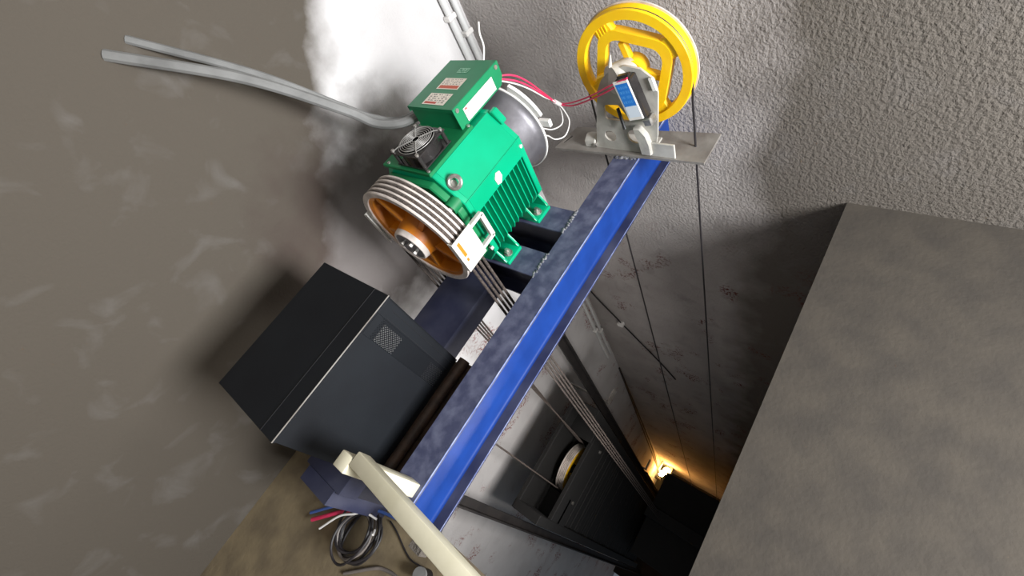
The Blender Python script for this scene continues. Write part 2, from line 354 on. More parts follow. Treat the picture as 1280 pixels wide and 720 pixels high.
main = ibeam('steel_beam', 'long bright blue I-beam crossing the shaft diagonally in front, under the yellow wheel', 'x', 0.790, 0.0, -0.300, XW, 0.100, 0.228, 0.012, 0.008, ('blue_dusty', 'blue', 'blue_dark'))
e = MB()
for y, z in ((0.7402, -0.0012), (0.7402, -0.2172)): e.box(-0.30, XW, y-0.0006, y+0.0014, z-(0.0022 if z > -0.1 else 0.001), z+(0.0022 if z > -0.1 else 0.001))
e.build('edge_highlight', 'edge_white', main)  # highlight painted as pale strips along both flange edges
ba = thing('support_beam', 'wide dark blue beam under the green machine, beside the black cabinet', 'beam', (0.1, 1.172, -0.42))
bx = MB(); bx.box(-0.40, 0.537, 1.065, 1.28, -0.195, -0.10, 0.004, seg=2); bx.build('box_section', 'blue_dark', ba)
MB().box(-0.45, -0.40, 1.09, 1.255, -0.42, -0.10).build('end_plate', 'blue_dark', ba)
def weld_line(p0, p1, n, r, parent, jit=0.004):
    b = MB(); p0, p1 = Vector(p0), Vector(p1)
    for i in range(n):
        p = p0.lerp(p1, (i+0.5)/n)+Vector((random.uniform(-jit, jit), random.uniform(-jit, jit), random.uniform(0, jit*0.6)))
        b.blob(p, r*random.uniform(0.6, 1.25), 1, (1, 1, 0.7))
    o = b.build('weld_bead', 'weld', parent); o['kind'] = 'stuff'; return o
for nm, xa, lab in (('cross_beam', 0.588, 'short blue cross beam under the front feet of the green machine'), ('cross_beam', 0.792, 'short blue cross beam under the rear feet, nearer the yellow wheel')):
    cb = ibeam(nm, lab, 'y', xa, 0.0, 0.8395, YW, 0.104, 0.20, 0.010, 0.007, ('blue_dusty', 'blue_dark', 'blue_dark'))
    weld_line((xa-0.055, 0.840, -0.001), (xa+0.055, 0.840, -0.001), 26, 0.0055, cb)
struct(MB().box(XE-0.005, -0.300, 0.765, 0.815, -0.275, -0.228).build('trim_1', 'cement'), 'small bearing block under the end of the blue beam')

# ---------------------------------------------------------------- the hoist machine
CX, CY, CZ = 0.66, 1.115, 0.272
mc = thing('hoist_machine', 'green electric hoist motor with grooved rope wheel on the blue beams', 'motor', (CX, CY, 0.0))
def octo(hw, zt, zb, flat, slz, fb, zlow):
    R = [(CY-flat, zt), (CY-hw, slz), (CY-hw, zlow), (CY-fb, zb)]
    return R+[(2*CY-u, v) for u, v in R[::-1]]
X0, X1 = 0.515, 0.815
full = octo(0.185, 0.452, 0.055, 0.108, 0.358, 0.125, 0.125)
h = MB()
h.prism(full, 'x', X0, X0+0.022, 0.003)
h.prism(full, 'x', X1-0.022, X1, 0.003)
h.prism(octo(0.150, 0.445, 0.06, 0.10, 0.36, 0.115, 0.12), 'x', X0+0.01, X1-0.01)
upper = [(CY-0.108, 0.452), (CY-0.185, 0.358), (CY-0.185, 0.296), (CY-0.15, 0.290), (CY-0.15, 0.36), (CY, 0.44), (CY+0.15, 0.36), (CY+0.15, 0.290), (CY+0.185, 0.296), (CY+0.185, 0.358), (CY+0.108, 0.452)]
h.prism(upper, 'x', X0+0.02, X1-0.02)
h.build('housing', 'green', mc)
fx = [X0+0.022+(X1-X0-0.044)*(i+0.5)/11 for i in range(11)]
for side in (-1, 1):
    pts = [(CY+side*0.140, 0.298), (CY+side*0.184, 0.298), (CY+side*0.184, 0.135), (CY+side*0.174, 0.112), (CY+side*0.140, 0.098)]
    f0 = None
    for x in fx:
        if f0 is None:
            f0 = MB().prism(pts, 'x', fx[0]-0.0022, fx[0]+0.0022, 0.0006).build('cooling_fin', 'green', mc)
        else:
            o = f0.copy(); o.location = (x-fx[0], 0, 0); C.objects.link(o); o.parent = mc
# bright ridge along the shoulder of the casing
MB().tube([(X0+0.004, CY-0.1853, 0.3585), (X1-0.004, CY-0.1853, 0.3585)], 0.0016, 6).build('shoulder_ridge', 'green', mc)
# top plate carrying the fan, with screws
MB().box(X0-0.002, X0+0.215, CY-0.105, CY+0.125, 0.450, 0.462, 0.002).build('top_plate', 'green_dark', mc)
for (x, y) in ((0.524, 1.022), (0.524, 1.215), (0.722, 1.020)):
    MB().cyl((x, y, 0.461), (x, y, 0.466), 0.0055, 10).build('screw', 'bolt', mc)
# feet with bolts
for x in (0.588, 0.792):
    for s in (-1, 1):
        f = MB(); yo = CY+s*0.165; yi = CY+s*0.06
        f.box(x-0.042, x+0.042, min(yo, yi), max(yo, yi), 0.0, 0.016, 0.004, seg=2)
        for q in (-1, 1):
            xx = x+q*0.039
            tri = [(yi, 0.016), (CY+s*0.158, 0.016), (CY+s*0.150, 0.030), (CY+s*0.125, 0.075), (CY+s*0.118, 0.12), (yi, 0.12)]
            f.prism(tri, 'x', xx-0.0045, xx+0.0045, 0.001)
        ft = f.build('foot', 'green', mc)
        yb = CY+s*0.138
        MB().cyl((x-0.004, yb, 0.016), (x-0.004, yb, 0.020), 0.0165, 24).build('washer', 'bolt', ft)
        MB().cyl((x-0.004, yb, 0.020), (x-0.004, yb, 0.032), 0.0118, 6).cyl((x-0.004, yb, 0.03), (x-0.004, yb, 0.040), 0.0065, 12).build('bolt', 'bolt', ft)
# front end shield with lugs and bolts
es = MB()
es.prism(octo(0.172, 0.435, 0.08, 0.105, 0.345, 0.11, 0.15), 'x', 0.488, X0, 0.004)
es.lathe('x', (0.47, CY, CZ), [(0, 0.0), (0, 0.09), (0.02, 0.11), (0.02, 0.0)], 40)
for a in (35, 145, 215, 325):
    ca, sa = math.cos(math.radians(a)), math.sin(math.radians(a))
    es.cyl((0.480, CY+0.185*ca, CZ+0.185*sa*0.86), (X0+0.004, CY+0.185*ca, CZ+0.185*sa*0.86), 0.023, 16)
es.build('end_shield', 'green_dark', mc)
for a in (35, 145, 215, 325):
    ca, sa = math.cos(math.radians(a)), math.sin(math.radians(a)); y, z = CY+0.185*ca, CZ+0.185*sa*0.86
    MB().cyl((0.468, y, z), (0.481, y, z), 0.011, 6).cyl((0.456, y, z), (0.468, y, z), 0.006, 10).build('shield_bolt', 'bolt', mc)
for y, z in ((CY-0.178, 0.290), (CY-0.178, 0.155)):
    MB().cyl((0.505, y-0.006, z), (0.516, y-0.006, z), 0.009, 6).build('shield_bolt', 'bolt', mc)
# lifting eye on the sloping shoulder
nrm = Vector((0, -0.77, 0.64)); ec = Vector((0.542, 0.972, 0.405))
base = ec
eb = MB(); eb.cyl(base-nrm*0.004, base+nrm*0.006, 0.012, 16)
rn = (nrm*0.75+Vector((-0.6, 0.1, 0.2))).normalized(); t1 = rn.cross(Vector((1, 0, 0))).normalized(); t2 = rn.cross(t1)
cc = base+nrm*0.018
eb.tube([cc+t1*0.0185*math.cos(2*PI*k/20)+t2*0.0185*math.sin(2*PI*k/20) for k in range(20)], 0.0066, 8, closed=True)
eb.build('lifting_eye', 'bolt', mc)
tg = MB(); tg.prism([(0.652, 0.306), (0.668, 0.300), (0.682, 0.318), (0.680, 0.338), (0.664, 0.343), (0.650, 0.328)], 'y', CY-0.1885, CY-0.1856); tg.build('sticker', 'white', mc)
for x, z in ((0.800, 0.330),): MB().cyl((x, CY-0.185, z), (x, CY-0.190, z), 0.006, 10).build('screw', 'white', mc)
# brake drum at the back, its rim and the white strip on it
dr = MB(); dr.lathe('x', (X1, CY, CZ), [(0, 0.155), (0.085, 0.160), (0.100, 0.166), (0.108, 0.174), (0.116, 0.174), (0.116, 0.10), (0.125, 0.0)], 72); dr.build('brake_drum', 'drum', mc)
MB().lathe('x', (X1+0.110, CY, CZ), [(0, 0.1735), (0.008, 0.1735), (0.008, 0.1775), (0, 0.1775)], 72, closed_prof=True).build('drum_rim', 'white', mc)
ws = MB(); ws.lathe('x', (0.930, CY, CZ), [(0, 0.176), (0.012, 0.176), (0.012, 0.199), (0, 0.199)], 14, math.radians(118), math.radians(160), True)
ws.build('rim_cover_strip', 'white', mc)
MB().box(0.930, 0.945, CY-0.212, CY-0.166, CZ+0.026, CZ+0.052, 0.002).build('rim_tab', 'white', mc)
lg = MB(); lg.prism([(1.000, 0.445), (0.970, 0.405), (0.962, 0.415), (0.985, 0.455), (1.000, 0.455)], 'x', X1-0.016, X1+0.010, 0.003); lg.build('rear_lug', 'green', mc)
# terminal box
BX0, BX1, BY0, BY1, BZ0, BZ1 = 0.702, 0.938, 1.030, 1.238, 0.462, 0.533
tb = MB(); tb.prism([(BX0+0.004, BY0+0.004), (BX1-0.02, BY0+0.004), (BX1-0.004, BY0+0.022), (BX1-0.004, BY1-0.006), (BX0+0.004, BY1-0.006)], 'z', BZ0-0.006, BZ1-0.003, 0.001)
tbo = tb.build('terminal_box', 'sheet', mc)
ld = MB(); ld.box(BX0, BX1, BY0-0.002, BY1, BZ1-0.003, BZ1, 0.0008)
ld.prism([(BX0, BZ0), (BX1-0.02, BZ0), (BX1-0.002, BZ0+0.022), (BX1, BZ1-0.001), (BX0, BZ1-0.001)], 'y', BY0-0.002, BY0+0.002, 0.0006)
ld.box(BX0, BX1, BY1-0.003, BY1, BZ1-0.018, BZ1-0.001); ld.box(BX0, BX0+0.002, BY0, BY1, BZ1-0.012, BZ1-0.001)
ld.build('box_lid', 'sheet', tbo)
for x, z in ((0.716, 0.521), (0.920, 0.521)): MB().cyl((x, BY0-0.001, z), (x, BY0-0.006, z), 0.0068, 12).build('lid_screw', 'bolt', tbo)
def top_label(name, m, x0, x1, y0, y1):
    z = BZ1+0.0009
    MB().quad([(x0, y1, z), (x0, y0, z), (x1, y0, z), (x1, y1, z)]).build(name, m, tbo)
top_label('warning_label', 'warn', 0.791, 0.845, 1.080, 1.178); top_label('warning_label', 'warn2', 0.718, 0.771, 1.080, 1.181); top_label('emblem', 'emblem', 0.872, 0.895, 1.106, 1.152)
y = BY0-0.0034
MB().quad([(0.738, y, 0.467), (0.890, y, 0.467), (0.890, y, 0.510), (0.738, y, 0.510)]).build('nameplate', 'plate', tbo)
# fan on the top plate
FX0, FX1, FY0, FY1, FZ0, FZ1 = 0.522, 0.648, 1.030, 1.160, 0.466, 0.512
fn = MB()
for z0, z1 in ((FZ0, FZ0+0.004), (FZ1-0.004, FZ1)):
    n = 32; o_, i_ = [], []
    cxf, cyf = (FX0+FX1)/2, (FY0+FY1)/2; hs = (FX1-FX0)/2
    circ = [(cxf+0.058*math.cos(2*PI*k/n), cyf+0.058*math.sin(2*PI*k/n)) for k in range(n)]
    sq = [(FX0, FY0), (FX1, FY0), (FX1, FY1), (FX0, FY1)]
    fn.plate2d(sq, [circ], Matrix.Translation((0, 0, (z0+z1)/2)), z1-z0)
fn.lathe('z', (cxf, cyf, FZ0), [(0.002, 0.058), (0.044, 0.058), (0.044, 0.0605), (0.002, 0.0605)], 40, closed_prof=True)
for sx in (-1, 1):
    for sy in (-1, 1): fn.cyl((cxf+sx*0.055, cyf+sy*0.057, FZ0), (cxf+sx*0.055, cyf+sy*0.057, FZ1), 0.0065, 10)
fan = fn.build('cooling_fan', 'black_plastic', mc)
MB().cyl((cxf, cyf, FZ0+0.004), (cxf, cyf, FZ1-0.006), 0.022, 24).build('fan_motor', 'black_plastic', fan)
for k in range(7):
    a = 2*PI*k/7; b = MB(); vs = []
    for r in (0.022, 0.056):
        for da, zz in ((-0.16, FZ0+0.010), (0.42, FZ1-0.010)):
            vs.append((cxf+r*math.cos(a+da), cyf+r*math.sin(a+da), zz))
    q = [b.bm.verts.new(v) for v in (vs[0], vs[2], vs[3], vs[1])]; f = b.bm.faces.new(q)
    bmesh.ops.solidify(b.bm, geom=[f], thickness=0.0015)
    b.build('fan_blade', 'black_plastic', fan)
g = MB(); gz = FZ1+0.007
for r in [0.012+0.0068*i for i in range(8)]:
    g.tube(arc((cxf, cyf, gz if r < 0.055 else gz-0.003), r, 0, 2*PI*35/36, 35, 'xy'), 0.0012, 6, closed=True)
for a in (45, 135, 225, 315):
    ca, sa = math.cos(math.radians(a)), math.sin(math.radians(a))
    g.tube([(cxf+0.012*ca, cyf+0.012*sa, gz+0.001), (cxf+0.060*ca, cyf+0.060*sa, gz), (cxf+0.079*ca, cyf+0.080*sa, FZ1+0.001)], 0.0016, 6)
g.build('fan_guard', 'chrome', fan)
for sx in (-1, 1):
    for sy in (-1, 1):
        MB().cyl((cxf+sx*0.055, cyf+sy*0.057, FZ1-0.001), (cxf+sx*0.055, cyf+sy*0.057, FZ1+0.007), 0.0055, 8).build('fan_screw', 'bolt', fan)
# rope wheel
SX0 = 0.392; SH = MB(); prof = []
pitch = 0.0173; rx0 = 0.4050
prof = [(0.000, 0.188), (0.000, 0.2055), (0.0035, 0.208)]
for i in range(4):
    xc = rx0-SX0+pitch*i
    prof += [(xc-0.0058, 0.2075), (xc-0.0050, 0.1990), (xc, 0.1945), (xc+0.0050, 0.1990), (xc+0.0058, 0.2075)]
prof += [(0.0745, 0.2075), (0.078, 0.2055), (0.078, 0.188)]
SH.lathe('x', (SX0, CY, CZ), prof, 96, closed_prof=True)
shv = SH.build('rope_wheel', 'iron', mc); shv['label'] = 'grooved rope wheel with pale lips and orange web'
wbm = MB(); wbm.lathe('x', (SX0, CY, CZ), [(0.006, 0.1885), (0.010, 0.176), (0.046, 0.168), (0.048, 0.06), (0.060, 0.06), (0.060, 0.172), (0.074, 0.1885)], 72, closed_prof=True)
wbm.build('wheel_web', 'orange', shv)
for k in range(5):
    a = math.radians(64+72*k); ca, sa = math.cos(a), math.sin(a)
    R3 = Matrix.Rotation(a, 3, 'X')
    b = MB(); c0 = Vector((SX0+0.031, CY+0.115*ca, CZ+0.115*sa))
    b.box(c0.x-0.019, c0.x+0.019, c0.y-0.060, c0.y+0.060, c0.z-0.010, c0.z+0.010, 0.003, rot=R3); b.build('spoke', 'orange', shv)
HF = -0.030
MB().lathe('x', (SX0, CY, CZ), [(0.052, 0.088), (0.030, 0.076), (0.000, 0.068), (-0.012, 0.066)], 48).build('hub_cone', 'orange', shv)
MB().lathe('x', (SX0, CY, CZ), [(-0.012, 0.0662), (HF+0.003, 0.063), (HF, 0.061), (HF, 0.055), (-0.012, 0.055)], 48).build('hub', 'iron', shv)
MB().lathe('x', (SX0, CY, CZ), [(HF+0.001, 0.0), (HF+0.001, 0.0555), (0.003, 0.0555)], 40).build('hub_cap', 'drum', shv)
for k in range(3):
    a = math.radians(20+120*k); y, z = CY+0.028*math.cos(a), CZ+0.028*math.sin(a)
    MB().cyl((SX0+HF-0.008, y, z), (SX0+HF+0.002, y, z), 0.009, 6).build('hub_bolt', 'bolt', shv)
# rope guards: white plates beside the grooves, with arms to the casing
gp = MB(); gy = 0.895
gp.box(0.386, 0.472, gy-0.0015, gy+0.0015, 0.205, 0.333, 0.0008); gp.box(0.384, 0.387, gy-0.001, gy+0.018, 0.205, 0.333)
go = gp.build('rope_guard', 'guard_white', mc)
MB().quad([(0.388, gy-0.0024, 0.207), (0.470, gy-0.0024, 0.207), (0.470, gy-0.0024, 0.331), (0.388, gy-0.0024, 0.331)]).build('guard_sticker', 'guard_print', go)
for z in (0.318, 0.222):
    MB().box(0.470, 0.528, gy-0.002, gy+0.012, z-0.006, z+0.006, 0.001).build('guard_arm', 'guard_white', go)
MB().box(0.516, 0.532, gy-0.002, gy+0.012, 0.222, 0.318, 0.001).build('guard_arm', 'guard_white', go)
MB().box(0.520, 0.535, gy+0.008, 0.935, 0.258, 0.284, 0.001).build('guard_arm', 'green', go)
gp = MB(); gy2 = 1.335; gp.box(0.386, 0.466, gy2-0.0015, gy2+0.0015, 0.190, 0.335, 0.0008); gp.box(0.384, 0.387, gy2-0.018, gy2+0.001, 0.190, 0.335)
go2 = gp.build('rope_guard', 'guard_white', mc)
MB().box(0.466, 0.520, gy2-0.010, gy2+0.001, 0.25, 0.275, 0.001).build('guard_arm', 'guard_white', go2)
MB().box(0.505, 0.520, 1.285, gy2, 0.25, 0.275, 0.001).build('guard_arm', 'guard_white', go2)

# ---------------------------------------------------------------- counterweight, its pulley and the hoist ropes
PX, PY, PZ, PR = 0.222, 1.292, -2.62, 0.205
RD = (1.272, 1.285, 1.298, 1.311)
for i in range(4):
    x = rx0+pitch*i; yl = RD[i]
    pts = [(x, 0.917, -5.0), (x, 0.917, -2), (x, 0.917, 0.0)]+arc((x, CY, CZ), 0.1985, PI, 0, 40)
    pts += [(x, CY+0.1985, 0.15), (x, CY+0.1985, -0.3), (PX+PR-0.002, yl, -2.2)]
    pts += arc((PX, yl, PZ), PR-0.004, 0, -PI, 30, 'xz')
    pts += [(PX-PR+0.004, yl, -1.5), (PX-PR+0.004, yl, -0.21)]
    o = MB().tube(pts, 0.0052, 8).build('hoist_rope', 'rope')
    tag(o, 'greasy steel rope in the %s groove of the rope wheel' % ('front', 'second from front', 'third from front', 'rearmost')[i], 'rope', 'ropes over the grooved wheel')
hp = thing('rope_hitch', 'dark steel plate under the wide beam anchoring the rope ends', 'bracket', (0.02, 1.29, -0.22))
MB().box(-0.05, 0.09, 1.20, 1.35, -0.210, -0.195, 0.002).build('hitch_plate', 'rail', hp)
for i in range(4): MB().cyl((PX-PR+0.004, RD[i], -0.26), (PX-PR+0.004, RD[i], -0.205), 0.0062, 8).build('socket', 'rail', hp)
cw = thing('counterweight', 'black counterweight with a yellow grooved pulley, deep between the rails', 'counterweight', (0.21, 1.29, -6.9))
for x0, x1 in ((-0.27, -0.20), (0.60, 0.67)):
    MB().box(x0, x1, 1.18, 1.40, -6.9, -2.18, 0.003).build('upright', 'cwt', cw)
for y0, y1, zt in ((1.18, 1.215, -2.42), (1.365, 1.40, -2.56)):
    MB().box(-0.20, 0.60, y0, y1, -2.78, zt, 0.003).build('crosshead', 'cwt', cw)
MB().box(-0.27, 0.67, 1.385, 1.42, -6.9, -2.2, 0.003).build('back_plate', 'cwt', cw)
MB().box(0.44, 0.60, 1.18, 1.40, -2.40, -2.36, 0.003).build('top_plate', 'cwt', cw)
MB().box(-0.20, 0.005, 1.18, 1.40, -2.62, -2.58, 0.003).build('top_plate', 'cwt', cw)
w0 = None
for i in range(54):
    if w0 is None: w0 = MB().box(-0.195, 0.595, 1.20, 1.38, -2.93, -2.862, 0.004).build('filler_weight', 'cwt', cw)
    else:
        o = w0.copy(); C.objects.link(o); o.parent = cw; o.location = (random.uniform(-.003, .003), random.uniform(-.004, .004), -0.072*i)
pl = MB(); pp = [(-0.032, 0.18), (-0.032, PR)]
for i in range(4):
    yc = RD[i]-PY; pp += [(yc-0.005, PR), (yc-0.003, PR-0.008), (yc+0.003, PR-0.008), (yc+0.005, PR)]
pp += [(0.032, PR), (0.032, 0.18)]
pl.lathe('y', (PX, PY, PZ), pp, 64, closed_prof=True); plo = pl.build('pulley', 'iron', cw)
MB().lathe('y', (PX, PY, PZ), [(-0.036, PR-0.004), (-0.034, 0.15), (0.0, 0.145), (0.0, 0.05), (0.02, 0.05), (0.02, PR-0.010)], 64).build('pulley_web', 'yellow', plo)
MB().cyl((PX, 1.19, PZ), (PX, 1.39, PZ), 0.035, 24).build('pulley_axle', 'cwt', plo)
for x in (PX-0.23, PX+0.23):
    b = MB().cyl((x, 1.18, -2.67), (x, 1.168, -2.67), 0.014, 6).build('bolt', 'bolt', cw)
# guide rails of the counterweight, with clip brackets to the wall
def rail(x, sgn, label, z1):
    t = thing('guide_rail', label, 'rail', (x, 1.30, ZP))
    MB().box(x-0.006, x+0.006, 1.262, 1.338, ZP, z1, 0.001).build('rail_base', 'rail', t)
    MB().box(min(x, x-sgn*0.055), max(x, x-sgn*0.055), 1.293, 1.307, ZP, z1, 0.001).build('rail_blade', 'rail', t)
    return t
r1 = rail(0.795, 1, 'dark steel guide rail right of the four ropes, beyond the blue beam', -0.205)
r2 = rail(-0.358, -1, 'dark steel guide rail at the shaft corner below the blue beam end', -0.43)
for z in (-2.45, -4.8):
    b = MB().box(0.801, 0.811, 1.22, YW, z, z+0.07, 0.001).box(0.805, 0.93, 1.225, 1.235, z, z+0.07, 0.001).build('rail_bracket', 'plate_grey', r1)
car = thing('lift_car', 'dark roof of the lift car far down the shaft', 'lift', (0.42, 0.72, -7.4))
MB().box(-0.10, 0.98, 0.30, 1.08, -7.4, -5.25, 0.006).build('cabin', 'cwt', car)
MB().box(0.36, 0.50, 0.30, 1.08, -5.25, -5.02, 0.004).build('crosshead', 'cwt', car)
MB().box(-0.08, 0.96, 0.32, 0.35, -5.25, -5.20).build('roof_rim', 'cwt', car)

# ---------------------------------------------------------------- overspeed governor on its plate
gv = thing('overspeed_governor', 'yellow spoked wheel on a grey drilled bracket above the blue beam end', 'pulley', (1.2, 0.78, 0.0))
PZ0, PZ1 = 0.004, 0.014
bpz = [(1.128, 1.112), (1.150, 0.50), (1.30, 0.50), (1.262, 1.078)]
MB().plate2d(bpz, [[(1.166, 1.092), (1.161, 1.084), (1.203, 1.066), (1.210, 1.075)]], Matrix.Translation((0, 0, 0.009)), 0.010).build('base_plate', 'plate_grey', gv)
weld_line((1.135, 0.84, 0.0), (1.140, 0.755, 0.0), 16, 0.008, gv, 0.004)
YZ = Matrix(((0, 0, 1, 0), (1, 0, 0, 0), (0, 1, 0, 0), (0, 0, 0, 1)))     # (u,v) -> (y,z) at x
def circ2(cy, cz, ry, rz=None, n=20): return [(cy+ry*math.cos(2*PI*k/n), cz+(rz or ry)*math.sin(2*PI*k/n)) for k in range(n)]
outl = [(0.926, 0.014), (0.684, 0.014), (0.662, 0.10), (0.641, 0.270), (0.650, 0.318), (0.690, 0.352), (0.745, 0.362), (0.800, 0.345), (0.838, 0.310), (0.862, 0.268), (0.905, 0.110)]
holes = [[(0.842, 0.214), (0.792, 0.216), (0.758, 0.158), (0.764, 0.150), (0.848, 0.152), (0.854, 0.160), (0.851, 0.205)], circ2(0.852, 0.077, 0.024), circ2(0.750, 0.085, 0.030)]
MB().plate2d(outl, holes, Matrix.Translation((1.166, 0, 0)) @ YZ, 0.008).build('bracket', 'gov_grey', gv)
MB().box(1.166, 1.245, 0.690, 0.922, 0.014, 0.022, 0.002).build('bracket_foot', 'gov_grey', gv)
MB().prism([(1.155, 0.014), (1.155, 0.045), (1.185, 0.060), (1.215, 0.040), (1.215, 0.014)], 'y', 0.925, 0.975, 0.004).build('side_lug', 'gov_grey', gv)
MB().box(1.150, 1.158, 0.600, 0.690, 0.014, 0.075, 0.002).build('side_plate', 'gov_grey', gv)
MB().prism([(0.742, 0.140), (0.715, 0.142), (0.693, 0.112), (0.684, 0.070), (0.683, 0.024), (0.724, 0.024), (0.722, 0.085), (0.735, 0.115)], 'x', 1.138, 1.162, 0.004).build('stiffener', 'gov_grey', gv)
MB().cyl((1.152, 0.790, 0.318), (1.215, 0.755, 0.310), 0.046, 24).build('bearing_housing', 'gov_grey', gv)
MB().cyl((1.158, 0.79, 0.360), (1.170, 0.788, 0.395), 0.007, 8, 0.003).build('grease_nipple', 'gov_grey', gv)
MB().cyl((1.150, 0.925, 0.03), (1.162, 0.925, 0.03), 0.009, 6).build('bolt', 'bolt', gv)
GC = (1.205, 0.749, 0.308); GR = 0.203
gw = MB(); gw.lathe('x', GC, [(0.0, GR-0.030), (0.0, GR-0.002), (0.004, GR), (0.010, GR-0.001), (0.019, GR-0.013), (0.028, GR-0.001), (0.034, GR), (0.038, GR-0.002), (0.038, GR-0.030), (0.024, GR-0.034), (0.014, GR-0.034)], 96, closed_prof=True)
gwo = gw.build('governor_wheel', 'yellow', gv)
MB().lathe('x', GC, [(0.0375, GR-0.026), (0.0375, GR+0.004), (0.043, GR+0.004), (0.043, GR-0.026)], 96, closed_prof=True).build('rim_band', 'iron', gwo)
def rsq(hs, r, n=6):
    out = []
    for qx, qy, a0 in ((1, 1, 0), (-1, 1, 90), (-1, -1, 180), (1, -1, 270)):
        for k in range(n+1):
            a = math.radians(a0+90*k/n); out.append((qx*(hs-r)+r*math.cos(a), qy*(hs-r)+r*math.sin(a)))
    return out
ROT = math.radians(15)
RW = Matrix.Translation((GC[0]+0.020, GC[1], GC[2])) @ YZ @ Matrix.Rotation(ROT, 4, 'Z')
MB().plate2d(rsq(0.126, 0.060), [rsq(0.097, 0.045)], RW, 0.032).build('inner_frame', 'yellow', gwo)
for k in range(4):
    a = math.radians(45+90*k)+ROT; c0 = Vector((GC[0]+0.020, GC[1]+0.160*math.cos(a), GC[2]+0.160*math.sin(a)))
    MB().box(c0.x-0.014, c0.x+0.014, c0.y-0.026, c0.y+0.026, c0.z-0.036, c0.z+0.036, 0.006, rot=Matrix.Rotation(a, 3, 'X')).build('gusset', 'yellow', gwo)
a = math.radians(45)+ROT
for d in (-0.018, -0.006, 0.006, 0.018):
    c0 = Vector((GC[0]+0.005, GC[1]+0.160*math.cos(a)-d*math.sin(a), GC[2]+0.160*math.sin(a)+d*math.cos(a)))
    MB().box(c0.x-0.002, c0.x+0.003, c0.y-0.012, c0.y+0.012, c0.z-0.002, c0.z+0.002, rot=Matrix.Rotation(a+0.2, 3, 'X')).build('cast_mark', 'yellow', gwo)
for a, L in ((math.radians(75), 0.10), (math.radians(195), 0.12), (math.radians(315), 0.10)):
    r0, r1_ = 0.03, L; cr = (r0+r1_)/2; c0 = Vector((GC[0]+0.022, GC[1]+cr*math.cos(a), GC[2]+cr*math.sin(a)))
    MB().box(c0.x-0.012, c0.x+0.012, c0.y-(r1_-r0)/2, c0.y+(r1_-r0)/2, c0.z-0.014, c0.z+0.014, 0.005, rot=Matrix.Rotation(a, 3, 'X')).build('spoke', 'yellow', gwo)
MB().cyl((GC[0]-0.004, GC[1], GC[2]), (GC[0]+0.046, GC[1], GC[2]), 0.045, 28).build('hub', 'yellow', gwo)
MB().cyl((GC[0]+0.04, GC[1], GC[2]), (GC[0]+0.07, GC[1], GC[2]), 0.02, 16).build('axle', 'steel', gwo)
MB().box(1.19, 1.215, 0.790, 0.880, 0.285, 0.315, 0.006, rot=Matrix.Rotation(math.radians(-25), 3, 'X')).build('flyweight', 'yellow', gwo)
# switch on the bracket
sc_ = Vector((1.135, 0.719, 0.268)); RS = Matrix.Rotation(math.radians(-14), 3, 'X')
def swb(x0, x1, u0, u1, v0, v1, bev):
    b = MB(); c = Vector((0, (u0+u1)/2, (v0+v1)/2)); c = RS @ c
    b.box(x0, x1, sc_.y+c.y-(u1-u0)/2, sc_.y+c.y+(u1-u0)/2, sc_.z+c.z-(v1-v0)/2, sc_.z+c.z+(v1-v0)/2, bev, rot=RS); return b
sw = swb(1.121, 1.160, -0.034, 0.030, -0.076, 0.074, 0.004).build('limit_switch', 'black_plastic', gv)
swb(1.1165, 1.1215, -0.027, 0.031, -0.072, 0.076, 0.003).build('switch_face', 'white', sw)
def onsw(u, v, x):
    p = RS @ Vector((0, u, v)); return (x, sc_.y+p.y, sc_.z+p.z)
MB().quad([onsw(0.023, -0.060, 1.1160), onsw(-0.022, -0.060, 1.1160), onsw(-0.022, 0.066, 1.1160), onsw(0.023, 0.066, 1.1160)]).build('switch_label', 'sw_blue', sw)
swb(1.118, 1.136, -0.036, 0.010, 0.080, 0.090, 0.003).build('switch_lever', 'black_plastic', sw)
swb(1.124, 1.160, -0.044, -0.008, -0.112, -0.078, 0.006).build('cable_gland', 'bolt', sw)
swb(1.154, 1.162, -0.082, -0.066, -0.005, 0.042, 0.002).build('switch_bracket', 'white', sw)
MB().cyl((1.140, 0.770, 0.135), (1.160, 0.795, 0.205), 0.006, 8).build('trip_rod', 'black', gv)
pts = [(1.224, 0.749-GR+0.013, -7.9), (1.224, 0.749-GR+0.013, 0.2)]+arc((1.224, GC[1], GC[2]), GR-0.009, PI, 0, 40)+[(1.224, 0.749+GR-0.009, 0.0), (1.224, 0.749+GR-0.009, -7.9)]
tag(MB().tube(pts, 0.0042, 6).build('governor_rope', 'black_wire'), 'thin dark rope hanging down both sides of the yellow wheel', 'rope')

# ---------------------------------------------------------------- wires between motor and governor
tie = Vector((1.175, 1.063, 0.197))
for i, (dz, dy) in enumerate(((0.0, 0.0), (0.020, 0.004), (-0.010, 0.010))):
    p = [(0.925, 1.045+0.008*i, 0.478+dz*0.4), (0.98, 1.030+dy, 0.432+dz), (1.04, 1.038+dy*0.6, 0.368+dz), (1.11, 1.054+dy*0.6, 0.281+dz*0.6), tie+Vector((0, dy*0.2, dz*0.2))]
    if i < 2: p += [(1.178, 1.001+dy, 0.188+dz*0.6), (1.150, 0.885+dy*0.5, 0.244+dz*0.6), (1.122, 0.780+dy, 0.306+dz*0.6), (1.120, 0.712+dy*0.5, 0.350)]
    else: p += [(1.175, 1.061, 0.135), (1.15, 1.058, 0.117), (1.08, 1.046, 0.153), (0.99, 1.010, 0.235), (0.94, 1.01, 0.25)]
    o = MB().tube(smooth_path(p), 0.0030 if i < 2 else 0.0026, 8).build('control_wire', 'red_wire' if i < 2 else 'white')
    tag(o, ('upper red wire running from the terminal box to the blue switch', 'lower red wire sagging beside its twin to the blue switch', 'white wire leaving the tie in a small loop to the drum')[i], 'wire', 'wires from the terminal box')
